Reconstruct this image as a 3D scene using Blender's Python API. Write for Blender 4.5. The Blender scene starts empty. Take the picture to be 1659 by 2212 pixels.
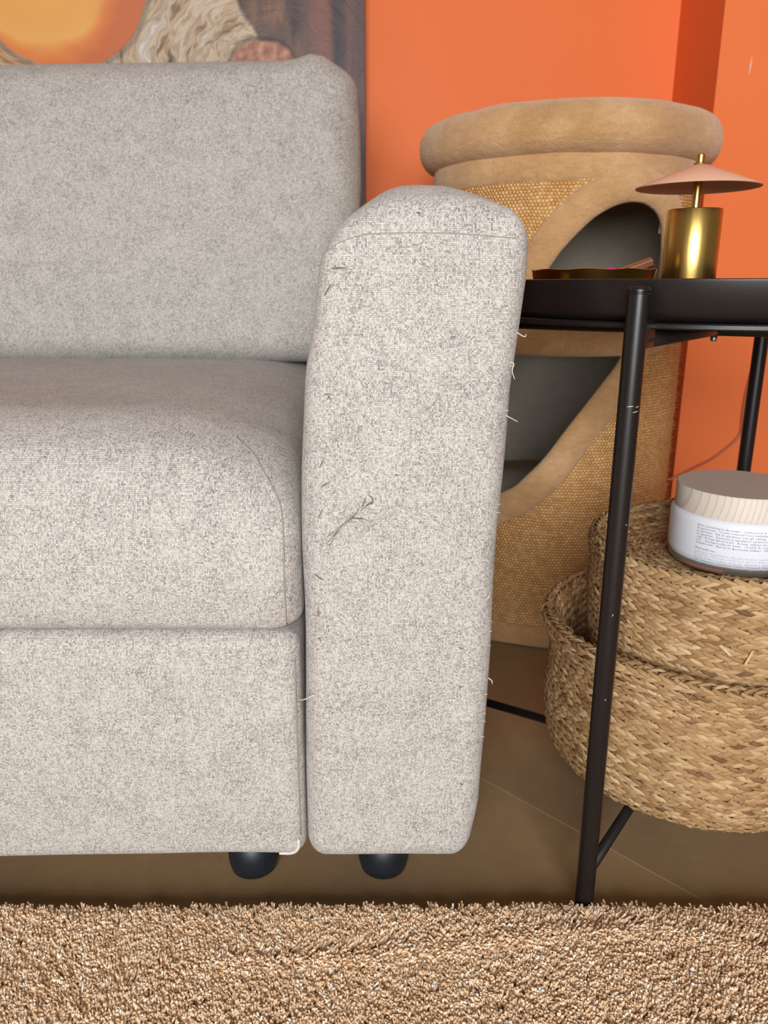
import bpy, bmesh, math, random
import numpy as np
from mathutils import Vector, Matrix
from mathutils.bvhtree import BVHTree
PI = math.pi
random.seed(7); rng = np.random.default_rng(7)
scene = bpy.context.scene
C = scene.collection

# ------------------------------------------------------------------ camera
cam = bpy.data.cameras.new('camera'); camo = bpy.data.objects.new('camera', cam); C.objects.link(camo)
camo.location = (0, 0, .53); camo.rotation_euler = (math.radians(90 - 16.5), 0, 0)
cam.sensor_fit = 'HORIZONTAL'; cam.sensor_width = 36; cam.lens = 36 * 1661 / 1659
cam.clip_start = .02
cam.dof.use_dof = True; cam.dof.focus_distance = .58; cam.dof.aperture_fstop = 14
scene.camera = camo

# ------------------------------------------------------------------ light
w = bpy.data.worlds.new('world'); scene.world = w; w.use_nodes = True
bg = w.node_tree.nodes['Background']; bg.inputs[0].default_value = (1, .76, .57, 1); bg.inputs[1].default_value = .20
def area(name, loc, target, sx, sy, power, col):
    L = bpy.data.lights.new(name, 'AREA'); L.shape = 'RECTANGLE'; L.size = sx; L.size_y = sy
    L.energy = power; L.color = col
    o = bpy.data.objects.new(name, L); C.objects.link(o); o.location = loc
    o.rotation_euler = (Vector(target) - Vector(loc)).to_track_quat('-Z', 'Y').to_euler()
    return o
area('window_daylight', (-.10, -1.75, .98), (.1, .9, .45), 1.3, 1.0, 85, (.93, .965, 1))
scene.view_settings.view_transform = 'Standard'
scene.view_settings.look = 'None'
scene.view_settings.gamma = 1
scene.view_settings.use_curve_mapping = False
scene.view_settings.exposure = 0.0

# ------------------------------------------------------------------ helpers
def tag(o, label=None, cat=None, group=None, kind=None):
    if label: o['label'] = label
    if cat: o['category'] = cat
    if group: o['group'] = group
    if kind: o['kind'] = kind
    return o
def empty(name, loc, label, cat):
    o = bpy.data.objects.new(name, None); C.objects.link(o); o.location = loc
    o.empty_display_size = .05
    return tag(o, label, cat)
def mesh_obj(name, verts, faces, mat, parent=None, smooth=True, uv=None, mats=None, fmat=None):
    """verts are world coordinates; a parent Empty without rotation is subtracted"""
    me = bpy.data.meshes.new(name)
    off = np.zeros(3)
    p = parent
    while p is not None:
        off += np.array(p.location); p = p.parent
    v = np.asarray(verts, float) - off
    me.from_pydata(v.tolist(), [], faces if isinstance(faces, list) else faces.tolist())
    if mat: me.materials.append(mat)
    if mats:
        for m in mats: me.materials.append(m)
    if fmat is not None: me.polygons.foreach_set('material_index', np.asarray(fmat, np.int32))
    if smooth: me.polygons.foreach_set('use_smooth', np.ones(len(me.polygons), bool))
    if uv is not None:
        l = me.uv_layers.new(name='UVMap')
        li = np.empty(len(me.loops), np.int32); me.loops.foreach_get('vertex_index', li)
        l.data.foreach_set('uv', np.asarray(uv, np.float32)[li].ravel())
    me.update()
    o = bpy.data.objects.new(name, me); C.objects.link(o)
    if parent: o.parent = parent
    return o
def box_uv(o):
    """cloth UVs in metres, one flat panel for each main direction"""
    me = o.data; l = me.uv_layers.new(name='UVMap')
    for p in me.polygons:
        n = p.normal; a = [abs(n.x), abs(n.y) * 1.15, abs(n.z)]; k = a.index(max(a))
        for li in p.loop_indices:
            co = me.vertices[me.loops[li].vertex_index].co
            l.data[li].uv = ((co.y, co.z) if k == 0 else (co.x, co.z) if k == 1 else (co.x, co.y))
def rbox(size, r, n=(24, 24, 24)):
    """rounded box, centred: dense grid on all six sides pushed out to radius r (can be per axis)"""
    hx, hy, hz = [s / 2 for s in size]
    h = np.array([hx, hy, hz]); R = np.minimum(np.array(r if hasattr(r, '__len__') else (r, r, r), float), h)
    def ticks(k):
        hh, rr = h[k], R[k]
        e = np.linspace(0, 1, 9); a = -hh + rr * (1 - np.cos(e * PI / 2)) * 1.0
        inner = np.linspace(-hh + rr, hh - rr, max(n[k], 2) + 1)
        return np.unique(np.round(np.concatenate([a, inner, -a]), 7))
    T = [ticks(k) for k in range(3)]
    vid = {}; V = []; F = []
    def vert(p):
        key = (round(p[0], 6), round(p[1], 6), round(p[2], 6))
        if key not in vid: vid[key] = len(V); V.append(p)
        return vid[key]
    for ax in range(3):
        a, b = [(1, 2), (2, 0), (0, 1)][ax]
        for sgn in (-1, 1):
            for i in range(len(T[a]) - 1):
                for j in range(len(T[b]) - 1):
                    q = []
                    for (di, dj) in ((0, 0), (1, 0), (1, 1), (0, 1)):
                        p = [0, 0, 0]; p[ax] = sgn * h[ax]; p[a] = T[a][i + di]; p[b] = T[b][j + dj]
                        q.append(vert(tuple(p)))
                    F.append(q if sgn > 0 else q[::-1])
    V = np.array(V); inner = np.clip(V, -(h - R), h - R); d = V - inner
    dn = d / R; L = np.linalg.norm(dn, axis=1); L[L == 0] = 1
    V = inner + dn / L[:, None] * R * (np.max(np.abs(dn), axis=1))[:, None]
    return V, F
def lathe(prof, seg=64, c=(0, 0), closed=False):
    V = []; F = []; n = len(prof)
    for r, z in prof:
        for k in range(seg):
            a = 2 * PI * k / seg; V.append((c[0] + r * math.cos(a), c[1] + r * math.sin(a), z))
    for i in range(n - 1 + (1 if closed else 0)):
        i2 = (i + 1) % n
        for k in range(seg):
            k2 = (k + 1) % seg
            F.append([i * seg + k, i * seg + k2, i2 * seg + k2, i2 * seg + k])
    return np.array(V), F
def tube(pts, r, seg=10, caps=True, closed=False):
    P = [Vector(p) for p in pts]; n = len(P); R = r if hasattr(r, '__len__') else [r] * n
    V = []; F = []; up = None
    for i in range(n):
        if closed: t = P[(i + 1) % n] - P[i - 1]
        else: t = P[min(i + 1, n - 1)] - P[max(i - 1, 0)]
        t.normalize()
        if up is None:
            up = Vector((0, 0, 1)) if abs(t.z) < .9 else Vector((1, 0, 0))
        s = t.cross(up)
        if s.length < 1e-6: s = t.orthogonal()
        s.normalize(); up = s.cross(t).normalized()
        for k in range(seg):
            a = 2 * PI * k / seg; V.append(tuple(P[i] + (s * math.cos(a) + up * math.sin(a)) * R[i]))
    for i in range(n - (0 if closed else 1)):
        j = (i + 1) % n
        for k in range(seg):
            k2 = (k + 1) % seg; F.append([i * seg + k, i * seg + k2, j * seg + k2, j * seg + k])
    if caps and not closed:
        F.append(list(range(seg))[::-1]); F.append([(n - 1) * seg + k for k in range(seg)])
    return V, F
def smooth_path(pts, n=8):
    """Catmull-Rom through pts"""
    P = [np.array(p, float) for p in pts]; P = [2 * P[0] - P[1]] + P + [2 * P[-1] - P[-2]]; out = []
    for i in range(1, len(P) - 2):
        for k in range(n):
            t = k / n; a, b, c_, d = P[i - 1:i + 3]
            out.append(.5 * (2 * b + (c_ - a) * t + (2 * a - 5 * b + 4 * c_ - d) * t * t + (3 * b - a - 3 * c_ + d) * t ** 3))
    out.append(P[-2]); return out
def boxm(x0, x1, y0, y1, z0, z1):
    V = [(x, y, z) for x in (x0, x1) for y in (y0, y1) for z in (z0, z1)]
    F = [[0, 1, 3, 2], [4, 6, 7, 5], [0, 4, 5, 1], [2, 3, 7, 6], [0, 2, 6, 4], [1, 5, 7, 3]]
    return V, F
def autosmooth(o, ang=35):
    me = o.data; bm = bmesh.new(); bm.from_mesh(me)
    for e in bm.edges:
        if len(e.link_faces) == 2 and e.calc_face_angle(0) > math.radians(ang): e.smooth = False
    bm.to_mesh(me); bm.free(); return o

# ------------------------------------------------------------------ node helpers
def srgb(r, g, b):
    f = lambda c: (c / 255 / 12.92) if c / 255 <= .04045 else ((c / 255 + .055) / 1.055) ** 2.4
    return (f(r), f(g), f(b), 1)
class NT:
    def __init__(s, name, rough=.8, base=(.8, .8, .8, 1), metal=0, spec=.5):
        s.m = bpy.data.materials.new(name); s.m.use_nodes = True; s.t = s.m.node_tree; s.n = s.t.nodes
        s.b = s.n['Principled BSDF']; s.b.inputs['Roughness'].default_value = rough
        s.b.inputs['Base Color'].default_value = base; s.b.inputs['Metallic'].default_value = metal
        s.b.inputs['Specular IOR Level'].default_value = spec
    def put(s, sock, v):
        if isinstance(v, bpy.types.NodeSocket): s.t.links.new(v, sock)
        elif v is not None: sock.default_value = v
    def node(s, typ, ins=None, **kw):
        x = s.n.new(typ)
        for k, v in kw.items(): setattr(x, k, v)
        for k, v in (ins or {}).items(): s.put(x.inputs[k], v)
        return x
    def M(s, op, a, b=None, c=None):
        x = s.n.new('ShaderNodeMath'); x.operation = op
        for i, v in enumerate((a, b, c)):
            if v is not None: s.put(x.inputs[i], v)
        return x.outputs[0]
    def coord(s, which='Object'): return s.node('ShaderNodeTexCoord').outputs[which]
    def sep(s, v):
        x = s.node('ShaderNodeSeparateXYZ', {0: v}); return x.outputs[0], x.outputs[1], x.outputs[2]
    def comb(s, x=0., y=0., z=0.): return s.node('ShaderNodeCombineXYZ', {0: x, 1: y, 2: z}).outputs[0]
    def noise(s, vec, scale=5., detail=2., rough=.5, dist=0., out='Fac'):
        return s.node('ShaderNodeTexNoise', {'Vector': vec, 'Scale': scale, 'Detail': detail, 'Roughness': rough, 'Distortion': dist}).outputs[out]
    def white(s, vec): return s.node('ShaderNodeTexWhiteNoise', {'Vector': vec}, noise_dimensions='3D').outputs['Value']
    def ramp(s, fac, stops, interp='LINEAR'):
        x = s.node('ShaderNodeValToRGB', {'Fac': fac}); e = x.color_ramp.elements; x.color_ramp.interpolation = interp
        while len(e) < len(stops): e.new(.5)
        for i, (p, c) in enumerate(stops): e[i].position = p; e[i].color = c
        return x.outputs['Color']
    def mix(s, fac, a, b, mode='MIX'):
        x = s.node('ShaderNodeMix', data_type='RGBA', blend_type=mode)
        s.put(x.inputs[0], fac); s.put(x.inputs[6], a); s.put(x.inputs[7], b); return x.outputs[2]
    def mapr(s, v, a, b, c=0., d=1., smooth=False):
        x = s.node('ShaderNodeMapRange', {'Value': v, 'From Min': a, 'From Max': b, 'To Min': c, 'To Max': d})
        if smooth: x.interpolation_type = 'SMOOTHSTEP'
        return x.outputs[0]
    def bump(s, h, strength=.5, dist=.001):
        x = s.node('ShaderNodeBump', {'Height': h, 'Strength': strength, 'Distance': dist}); s.put(s.b.inputs['Normal'], x.outputs[0])
    def color(s, c): s.put(s.b.inputs['Base Color'], c)
    def scale(s, v, k): return s.node('ShaderNodeVectorMath', {0: v, 1: k}, operation='MULTIPLY').outputs[0]
    def set(s, **kw):
        for k, v in kw.items(): s.put(s.b.inputs[k.replace('_', ' ')], v)

def mat_weave(name, pitch, light, mid, dark, darkest, contrast=1.0, sheen=.15):
    """plain-weave melange upholstery: each thread crossing has its own tone"""
    t = NT(name, .92, spec=.2)
    u, v, _ = t.sep(t.coord('UV'))
    wob = t.noise(t.coord('UV'), 60, 2); 
    fx = t.M('SUBTRACT', t.noise(t.coord('UV'), 520, 2, .6), .5); fz = t.M('SUBTRACT', t.noise(t.comb(t.M('ADD', v, 3.7), t.M('ADD', u, 1.3), 0.), 520, 2, .6), .5)
    u = t.M('ADD', t.M('ADD', t.M('DIVIDE', u, pitch), t.M('MULTIPLY', wob, .8)), t.M('MULTIPLY', fx, .9)); v = t.M('ADD', t.M('ADD', t.M('DIVIDE', v, pitch * 1.12), t.M('MULTIPLY', wob, .8)), t.M('MULTIPLY', fz, .9))
    i = t.M('FLOOR', u); j = t.M('FLOOR', v); fu = t.M('FRACT', u); fv = t.M('FRACT', v)
    par = t.M('FLOORED_MODULO', t.M('ADD', i, j), 2.)
    warp = t.noise(t.comb(t.M('MULTIPLY', i, 3.71), t.M('MULTIPLY', v, .22), 1.3), 1., 1.)
    weft = t.noise(t.comb(t.M('MULTIPLY', u, .22), t.M('MULTIPLY', j, 3.71), 7.9), 1., 1.)
    cell = t.white(t.comb(i, j, 0.)); cell2 = t.white(t.comb(i, j, 5.)); cell3 = t.white(t.comb(i, j, 11.))
    a = t.M('ADD', t.M('MULTIPLY', warp, t.M('SUBTRACT', 1., par)), t.M('MULTIPLY', weft, par))
    blot = t.noise(t.coord('UV'), 32, 4, .65)
    val = t.M('ADD', t.M('ADD', t.M('MULTIPLY', a, .66), t.M('MULTIPLY', cell, .24)), t.M('MULTIPLY', blot, .28))
    # height: rounded threads
    su = t.M('SINE', t.M('MULTIPLY', fu, PI)); sv = t.M('SINE', t.M('MULTIPLY', fv, PI))
    hw = t.M('MULTIPLY', su, t.M('POWER', sv, .35)); hf = t.M('MULTIPLY', t.M('POWER', su, .35), sv)
    h = t.M('ADD', t.M('MULTIPLY', hw, t.M('SUBTRACT', 1., par)), t.M('MULTIPLY', hf, par))
    col = t.ramp(val, [(.59 - .30 * contrast, dark), (.59 - .10 * contrast, mid), (.59 + .10 * contrast, light), (.9, light)])
    # shade painted as dark dashes in the gaps between some threads
    dash = t.M('MULTIPLY', t.mapr(cell2, .50, .85, 0., 1.), t.mapr(blot, .25, .70, 1.1, .7))
    dash = t.M('MULTIPLY', dash, t.mapr(t.M('ABSOLUTE', t.M('SUBTRACT', t.M('ADD', t.M('MULTIPLY', fu, t.M('SUBTRACT', 1., par)), t.M('MULTIPLY', fv, par)), cell3)), .14, .40, 1., 0.))
    col = t.mix(t.M('MINIMUM', t.M('MULTIPLY', dash, .62), 1.), col, darkest)
    gap = t.mapr(h, .0, .6, t.mapr(cell3, 0., 1., .34, .84), 1.)  # thread edges darkened in the colour, painted shade of the gaps
    col = t.mix(1., col, t.comb(gap, gap, gap), 'MULTIPLY')
    t.color(col)
    t.bump(h, .55, .0006)
    t.set(Sheen_Weight=sheen, Sheen_Roughness=.5)
    return t.m
def mat_plush(name, base, dark, light):
    t = NT(name, .95, spec=.1); P = t.coord('Object')
    n1 = t.noise(P, 14, 4, .6); n2 = t.noise(P, 350, 3, .6); n3 = t.noise(t.scale(P, (60, 60, 160)), 1, 3)
    v = t.M('ADD', t.M('ADD', t.M('MULTIPLY', n1, .55), t.M('MULTIPLY', n2, .25)), t.M('MULTIPLY', n3, .2))
    t.color(t.ramp(v, [(.32, dark), (.5, base), (.68, light)]))
    t.bump(t.M('ADD', n2, t.M('MULTIPLY', n3, 1.2)), .6, .003)
    t.set(Sheen_Weight=.5, Sheen_Roughness=.6, Sheen_Tint=(1, .85, .7, 1)); return t.m
def mat_sisal(name):
    t = NT(name, .75, spec=.25); u, v, _ = t.sep(t.coord('UV'))
    wob = t.noise(t.coord('UV'), 40, 2)
    u = t.M('ADD', t.M('DIVIDE', u, .0052), t.M('MULTIPLY', wob, 1.4)); v = t.M('ADD', t.M('DIVIDE', v, .0042), t.M('MULTIPLY', wob, 1.4))
    j = t.M('FLOOR', v); u = t.M('ADD', u, t.M('MULTIPLY', j, .5)); i = t.M('FLOOR', u)
    h = t.M('MULTIPLY', t.M('SINE', t.M('MULTIPLY', t.M('FRACT', u), PI)), t.M('SINE', t.M('MULTIPLY', t.M('FRACT', v), PI)))
    cell = t.white(t.comb(i, j, 3.)); big = t.noise(t.coord('UV'), 9, 3)
    val = t.M('ADD', t.M('ADD', t.M('MULTIPLY', h, .5), t.M('MULTIPLY', cell, .28)), t.M('MULTIPLY', big, .3))
    t.color(t.ramp(val, [(.10, srgb(176, 116, 62)), (.42, srgb(230, 168, 100)), (.72, srgb(246, 198, 134)), (1., srgb(255, 236, 200))]))
    t.bump(h, .9, .003); return t.m
def mat_plain(name, col, rough=.5, metal=0, spec=.5, nscale=0, namp=.0, bumpd=0):
    t = NT(name, rough, col, metal, spec)
    P = t.coord('Object'); n = t.noise(P, nscale or 30, 3)
    k = t.mapr(n, .3, .7, 1 - namp, 1 + namp)
    t.color(t.mix(1., col, t.comb(k, k, k), 'MULTIPLY'))
    if bumpd: t.bump(n, .4, bumpd)
    return t.m

def mat_wall():
    t = NT('orange_paint', .62, spec=.3); P = t.coord('Object')
    n = t.noise(P, 2.2, 3); g = t.noise(P, 260, 3)
    t.color(t.ramp(n, [(.3, srgb(238, 119, 61)), (.7, srgb(243, 126, 68))]))
    t.bump(g, .12, .001); return t.m
def mat_floor():
    t = NT('beige_floor_tile', .42, spec=.4); P = t.coord('Object')
    n = t.noise(P, 3.5, 5, .6); f = t.noise(P, 60, 4, .7); crack = t.noise(P, 9, 6, .65, 1.5)
    c = t.ramp(n, [(.3, srgb(138, 112, 84)), (.5, srgb(152, 124, 90)), (.7, srgb(162, 131, 92))])
    k = t.mapr(f, .25, .8, .92, 1.06); c = t.mix(1., c, t.comb(k, k, k), 'MULTIPLY')
    line = t.M('ABSOLUTE', t.M('SUBTRACT', crack, .5)); line = t.mapr(line, 0., .004, .8, 1.)
    mask = t.mapr(t.noise(P, 6, 2), .5, .62, 0., 1.); line = t.M('ADD', t.M('MULTIPLY', line, mask), t.M('SUBTRACT', 1., mask))
    t.color(t.mix(1., c, t.comb(line, line, line), 'MULTIPLY'))
    t.set(Roughness=t.mapr(f, .2, .8, .35, .52)); return t.m
def mat_brass(name, rough, col):
    t = NT(name, rough, col, 1); P = t.coord('Object'); x, y, z = t.sep(P)
    n = t.noise(t.scale(P, (300, 300, 6)), 1, 3); t.set(Roughness=t.mapr(n, .2, .8, rough * .85, rough * 1.15)); t.bump(n, .05, .0003)
    return t.m
def mat_pale_wood():
    t = NT('pale_ash_wood', .55, spec=.35); P = t.coord('Object'); x, y, z = t.sep(P)
    bend = t.M('MULTIPLY', t.M('POWER', t.M('SUBTRACT', z, .078), 2.), 5.)
    w_ = t.node('ShaderNodeTexWave', {'Vector': t.comb(t.M('ADD', x, bend), t.M('MULTIPLY', y, .15), 0.), 'Scale': 66., 'Distortion': 1.4, 'Detail': 2., 'Detail Scale': .6}, wave_type='BANDS', bands_direction='X', wave_profile='SAW').outputs['Fac']
    fine = t.noise(t.scale(P, (1500, 1500, 60)), 1, 3)
    c = t.ramp(w_, [(0., srgb(214, 202, 188)), (.7, srgb(210, 197, 183)), (1., srgb(190, 174, 158))])
    k = t.mapr(fine, .2, .8, .94, 1.04); t.color(t.mix(1., c, t.comb(k, k, k), 'MULTIPLY')); return t.m
def mat_straw(name):
    t = NT(name, .6, spec=.35); a = t.node('ShaderNodeAttribute', attribute_name='tone').outputs['Fac']
    u, v, _ = t.sep(t.coord('UV'))
    f = t.noise(t.comb(t.M('MULTIPLY', u, 1.2), t.M('MULTIPLY', v, 9.), t.M('MULTIPLY', a, 50.)), 1., 3., .6)
    c = t.ramp(a, [(0., srgb(116, 82, 50)), (.25, srgb(164, 125, 82)), (.6, srgb(190, 152, 106)), (.93, srgb(218, 186, 140)), (.97, srgb(142, 92, 68)), (1., srgb(168, 140, 96))])
    k = t.mapr(f, .28, .72, .52, 1.16); t.color(t.mix(1., c, t.comb(k, k, k), 'MULTIPLY')); t.bump(f, .6, .0008); return t.m
def mat_pile():
    t = NT('rug_pile', .55, spec=.22); a = t.node('ShaderNodeAttribute', attribute_name='tone').outputs['Fac']
    t.color(t.ramp(a, [(0., srgb(204, 164, 124)), (.45, srgb(232, 197, 159)), (.75, srgb(245, 219, 188)), (1., srgb(255, 245, 230))]))
    t.set(Sheen_Weight=.12, Roughness=.5); return t.m

def mat_painting():
    """oil painting: a glowing orange orb held in bark-like swirling strands, dark ground to the right"""
    t = NT('oil_paint', .5, spec=.35); P = t.coord('Object'); x, y, z = t.sep(P)   # object origin = centre of the orb
    d = t.M('SQRT', t.M('ADD', t.M('MULTIPLY', x, x), t.M('MULTIPLY', z, z)))
    wob = t.M('MULTIPLY', t.M('SUBTRACT', t.noise(P, 12, 3), .5), .012)
    dd = t.M('ADD', d, wob)
    # orb
    hl = t.M('SQRT', t.M('ADD', t.M('POWER', t.M('ADD', x, .045), 2.), t.M('POWER', t.M('SUBTRACT', z, .0), 2.)))
    arc = t.M('ADD', hl, t.M('MULTIPLY', t.M('SUBTRACT', t.noise(t.scale(P, (6, 6, 14)), 1, 3), .5), .07))
    orb = t.ramp(t.M('DIVIDE', arc, .16), [(0., srgb(240, 178, 92)), (.55, srgb(238, 170, 92)), (.74, srgb(240, 176, 96)), (.84, srgb(232, 138, 74)), (1., srgb(206, 112, 66))])
    side = t.mapr(x, .02, .15, 0., .75, True); orb = t.mix(side, orb, srgb(206, 116, 78))
    # strands: flow round the orb and then off to the right
    kx = t.M('MULTIPLY', t.M('SUBTRACT', x, .340), .82); kz = t.M('ADD', z, .155)
    kd = t.M('SQRT', t.M('ADD', t.M('MULTIPLY', kx, kx), t.M('MULTIPLY', kz, kz)))
    rightm = t.mapr(x, .03, .12, 0., 1., True)
    ang = t.M('ADD', t.M('MULTIPLY', t.M('ARCTAN2', z, x), t.M('SUBTRACT', 1., rightm)), t.M('MULTIPLY', t.M('ARCTAN2', kz, kx), rightm))
    rad = t.M('ADD', t.M('MULTIPLY', dd, t.M('SUBTRACT', 1., rightm)), t.M('MULTIPLY', kd, rightm))
    flow = t.M('ADD', rad, t.M('MULTIPLY', t.M('SUBTRACT', t.noise(P, 10, 3, .6), .5), .05))
    st = t.noise(t.comb(t.M('MULTIPLY', flow, 52.), t.M('MULTIPLY', ang, 1.1), 0.), 1., 3., .6, .3); st2 = t.noise(t.comb(t.M('MULTIPLY', flow, 150.), t.M('MULTIPLY', ang, 2.2), 4.), 1., 3., .6)
    v = t.M('ADD', t.M('MULTIPLY', st, .72), t.M('MULTIPLY', st2, .28))
    bark = t.ramp(v, [(.34, srgb(84, 72, 66)), (.41, srgb(158, 130, 106)), (.46, srgb(204, 182, 152)), (.52, srgb(166, 146, 128)), (.56, srgb(212, 192, 162)), (.62, srgb(190, 172, 158)), (.68, srgb(240, 234, 226))])
    och = t.M('MULTIPLY', t.mapr(x, -.02, -.16, 0., .9, True), t.mapr(st2, .35, .6, 0., 1.))
    bark = t.mix(och, bark, srgb(202, 140, 72))
    bark = t.mix(t.M('MULTIPLY', t.mapr(t.noise(P, 30, 2), .55, .7, 0., .5), .8), bark, srgb(206, 150, 104))
    # dark ground right of the strands; small brown knot
    edge = t.M('ADD', t.M('ADD', x, t.M('MULTIPLY', z, .62)), t.M('MULTIPLY', t.M('SUBTRACT', t.noise(P, 14, 3), .5), .03))
    gnd = t.ramp(t.noise(t.scale(P, (30, 30, 9)), 1, 4, .6), [(.3, srgb(66, 54, 52)), (.5, srgb(104, 84, 76)), (.7, srgb(142, 104, 86))])
    stripe = t.ramp(t.M('ADD', x, wob), [(0., srgb(98, 80, 74)), (.415, srgb(104, 82, 74)), (.44, srgb(138, 96, 84)), (.458, srgb(134, 92, 82)), (.468, srgb(62, 56, 62)), (.482, srgb(66, 60, 66)), (.492, srgb(112, 82, 78)), (.51, srgb(92, 74, 74))])
    gnd = t.mix(t.mapr(x, .40, .44, 0., .85), gnd, stripe)
    rt = t.mapr(edge, .266, .276, 0., 1., True)
    c = t.mix(rt, bark, gnd)
    kw = t.M('ADD', kd, t.M('MULTIPLY', wob, 2.))
    kn = t.mapr(kw, .053, .048, 0., 1.)
    c = t.mix(kn, c, t.ramp(t.noise(P, 60, 4), [(.3, srgb(132, 84, 66)), (.6, srgb(190, 138, 112)), (.75, srgb(214, 172, 146))]))
    rim = t.mapr(t.M('ABSOLUTE', t.M('SUBTRACT', kw, .053)), .005, .001, 0., .6); c = t.mix(rim, c, srgb(70, 58, 54))
    om = t.mapr(dd, .1555, .1525, 0., 1.)
    rim = t.mapr(t.M('ABSOLUTE', t.M('SUBTRACT', dd, .159)), .007, .001, 0., .55); c = t.mix(rim, c, srgb(92, 88, 86))
    c = t.mix(om, c, orb); t.color(c)
    hgt = t.M('ADD', t.M('MULTIPLY', v, t.M('SUBTRACT', 1., om)), t.M('MULTIPLY', t.noise(P, 200, 3), .15)); t.bump(hgt, .7, .004)
    return t.m

M = {}
M['cloth'] = mat_weave('grey_melange_upholstery', .00125, srgb(216, 209, 200), srgb(188, 181, 173), srgb(144, 139, 134), srgb(72, 71, 73))
M['thread'] = mat_plain('pulled_yarn', srgb(214, 205, 194), .9, nscale=800, namp=.2)
M['seam'] = mat_plain('seam_cord', srgb(150, 138, 128), .9, nscale=800, namp=.1)
M['thread_dark'] = mat_plain('pulled_yarn_dark', srgb(122, 108, 99), .9, nscale=800, namp=.2)
M['foot'] = mat_plain('black_plastic', srgb(26, 30, 36), .45)
M['wall'] = mat_wall(); M['floor'] = mat_floor()
M['grout'] = mat_plain('pale_joint', srgb(196, 170, 132), .8, namp=.05)
M['chip'] = mat_plain('bare_plaster', srgb(240, 214, 200), .9, namp=.05)
M['plush'] = mat_plush('tan_plush', srgb(198, 152, 102), srgb(172, 129, 87), srgb(218, 179, 136))
M['plushdark'] = mat_plush('dark_brown_lining', srgb(172, 162, 146), srgb(158, 148, 132), srgb(184, 174, 158))
M['sisal'] = mat_sisal('woven_sisal')
M['sisalhair'] = mat_plain('sisal_fibre', srgb(222, 178, 124), .7, nscale=400, namp=.2)
M['black'] = mat_plain('black_powder_coat', srgb(24, 20, 20), .34, spec=.5, nscale=900, namp=.12, bumpd=.0001)
M['steel'] = mat_plain('bolt_steel', srgb(190, 186, 180), .3, 1)
M['scratch'] = mat_plain('bare_metal_scratch', srgb(226, 214, 190), .5, namp=.1)
M['brass'] = mat_brass('brushed_brass', .30, srgb(206, 172, 98))
M['gold'] = mat_plain('polished_gold', srgb(236, 194, 100), .16, 1, nscale=40, namp=.05, bumpd=.0004)
M['shade'] = mat_plain('blush_lacquer', srgb(226, 176, 148), .5, nscale=500, namp=.03)
M['rose'] = mat_plain('rose_gold', srgb(226, 184, 158), .28, 1)
M['magenta'] = mat_plain('magenta_plastic', srgb(206, 24, 120), .4)
M['straw'] = mat_straw('seagrass_braid'); M['strawback'] = mat_plain('seagrass_shade', srgb(120, 88, 54), .9, nscale=300, namp=.3)
M['wood'] = mat_pale_wood()
M['jar'] = mat_plain('frosted_white_glass', srgb(226, 226, 232), .16, spec=.6, namp=.01)
t_ = NT('clear_glass_foot', .12, (1, 1, 1, 1)); t_.set(Transmission_Weight=.75, IOR=1.45, Base_Color=srgb(214, 200, 184)); M['glass'] = t_.m
M['ink'] = mat_plain('dark_print', srgb(96, 96, 106), .6, namp=.02); M['inklight'] = mat_plain('pale_print', srgb(160, 164, 176), .6, namp=.02)
M['rugback'] = mat_plain('rug_backing', srgb(150, 122, 92), .95, nscale=300, namp=.25, bumpd=.002); M['pile'] = mat_pile()
t_ = NT('clear_cable', .2, (1, 1, 1, 1)); t_.set(Transmission_Weight=.55, IOR=1.4, Base_Color=srgb(206, 132, 104)); M['cable'] = t_.m
M['paint'] = mat_painting(); M['canvas'] = mat_plain('painted_canvas_edge', srgb(44, 30, 34), .8, namp=.15)

# ------------------------------------------------------------------ setting
V, F = boxm(-3, 3, -3, 1.75, -.06, -.0004)
floor = tag(mesh_obj('floor', V, F, M['grout'], smooth=False), 'beige tiled floor laid on the diagonal with hairline joints', kind='structure')
# tiles at 45 degrees; one joint runs through (.117,.732) to (.278,.568)
T = .80; g = .0004; base = None
tb = bmesh.new(); bmesh.ops.create_cube(tb, size=1)
for v in tb.verts: v.co = Vector((v.co.x * (T - 2 * g), v.co.y * (T - 2 * g), (v.co.z - .5) * .012))
bmesh.ops.bevel(tb, geom=[e for e in tb.edges if all(v.co.z > -.001 for v in e.verts)], offset=.0003, segments=1, affect='EDGES')
tme = bpy.data.meshes.new('tile'); tb.to_mesh(tme); tb.free(); tme.materials.append(M['floor'])
cs = math.sqrt(.5); e1 = np.array([cs, -cs]); e2 = np.array([cs, cs]); org = np.array([.117, .732]) - e1 * .265
for i in range(-7, 8):
    for j in range(-7, 8):
        c = org + e1 * (i + .5) * T + e2 * (j + .5) * T
        if -2.9 < c[0] < 2.9 and -2.9 < c[1] < 1.75 - .4 + .4:
            if c[1] > 1.9: continue
            o = bpy.data.objects.new('tile', tme); C.objects.link(o); o.location = (c[0], c[1], 0); o.rotation_euler = (0, 0, -PI / 4); o.parent = floor
V, F = boxm(-3, 3, 1.55, 1.75, -.06, 2.6)
wall = tag(mesh_obj('wall_back', V, F, M['wall'], smooth=False), 'smooth orange painted wall behind the sofa', kind='structure')
V, F = boxm(.5225, 3, 1.35, 1.5502, -.06, 2.6)
pil = tag(mesh_obj('wall_right', V, F, M['wall'], smooth=False), 'orange wall section stepping forward at the right', kind='structure')
V, F = tube([(.5722, 1.3497, .845), (.5727, 1.3496, .857), (.573, 1.3497, .872)], [.0006, .0011, .0003], 6)
mesh_obj('paint_chip', V, F, M['chip'], pil)

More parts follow.
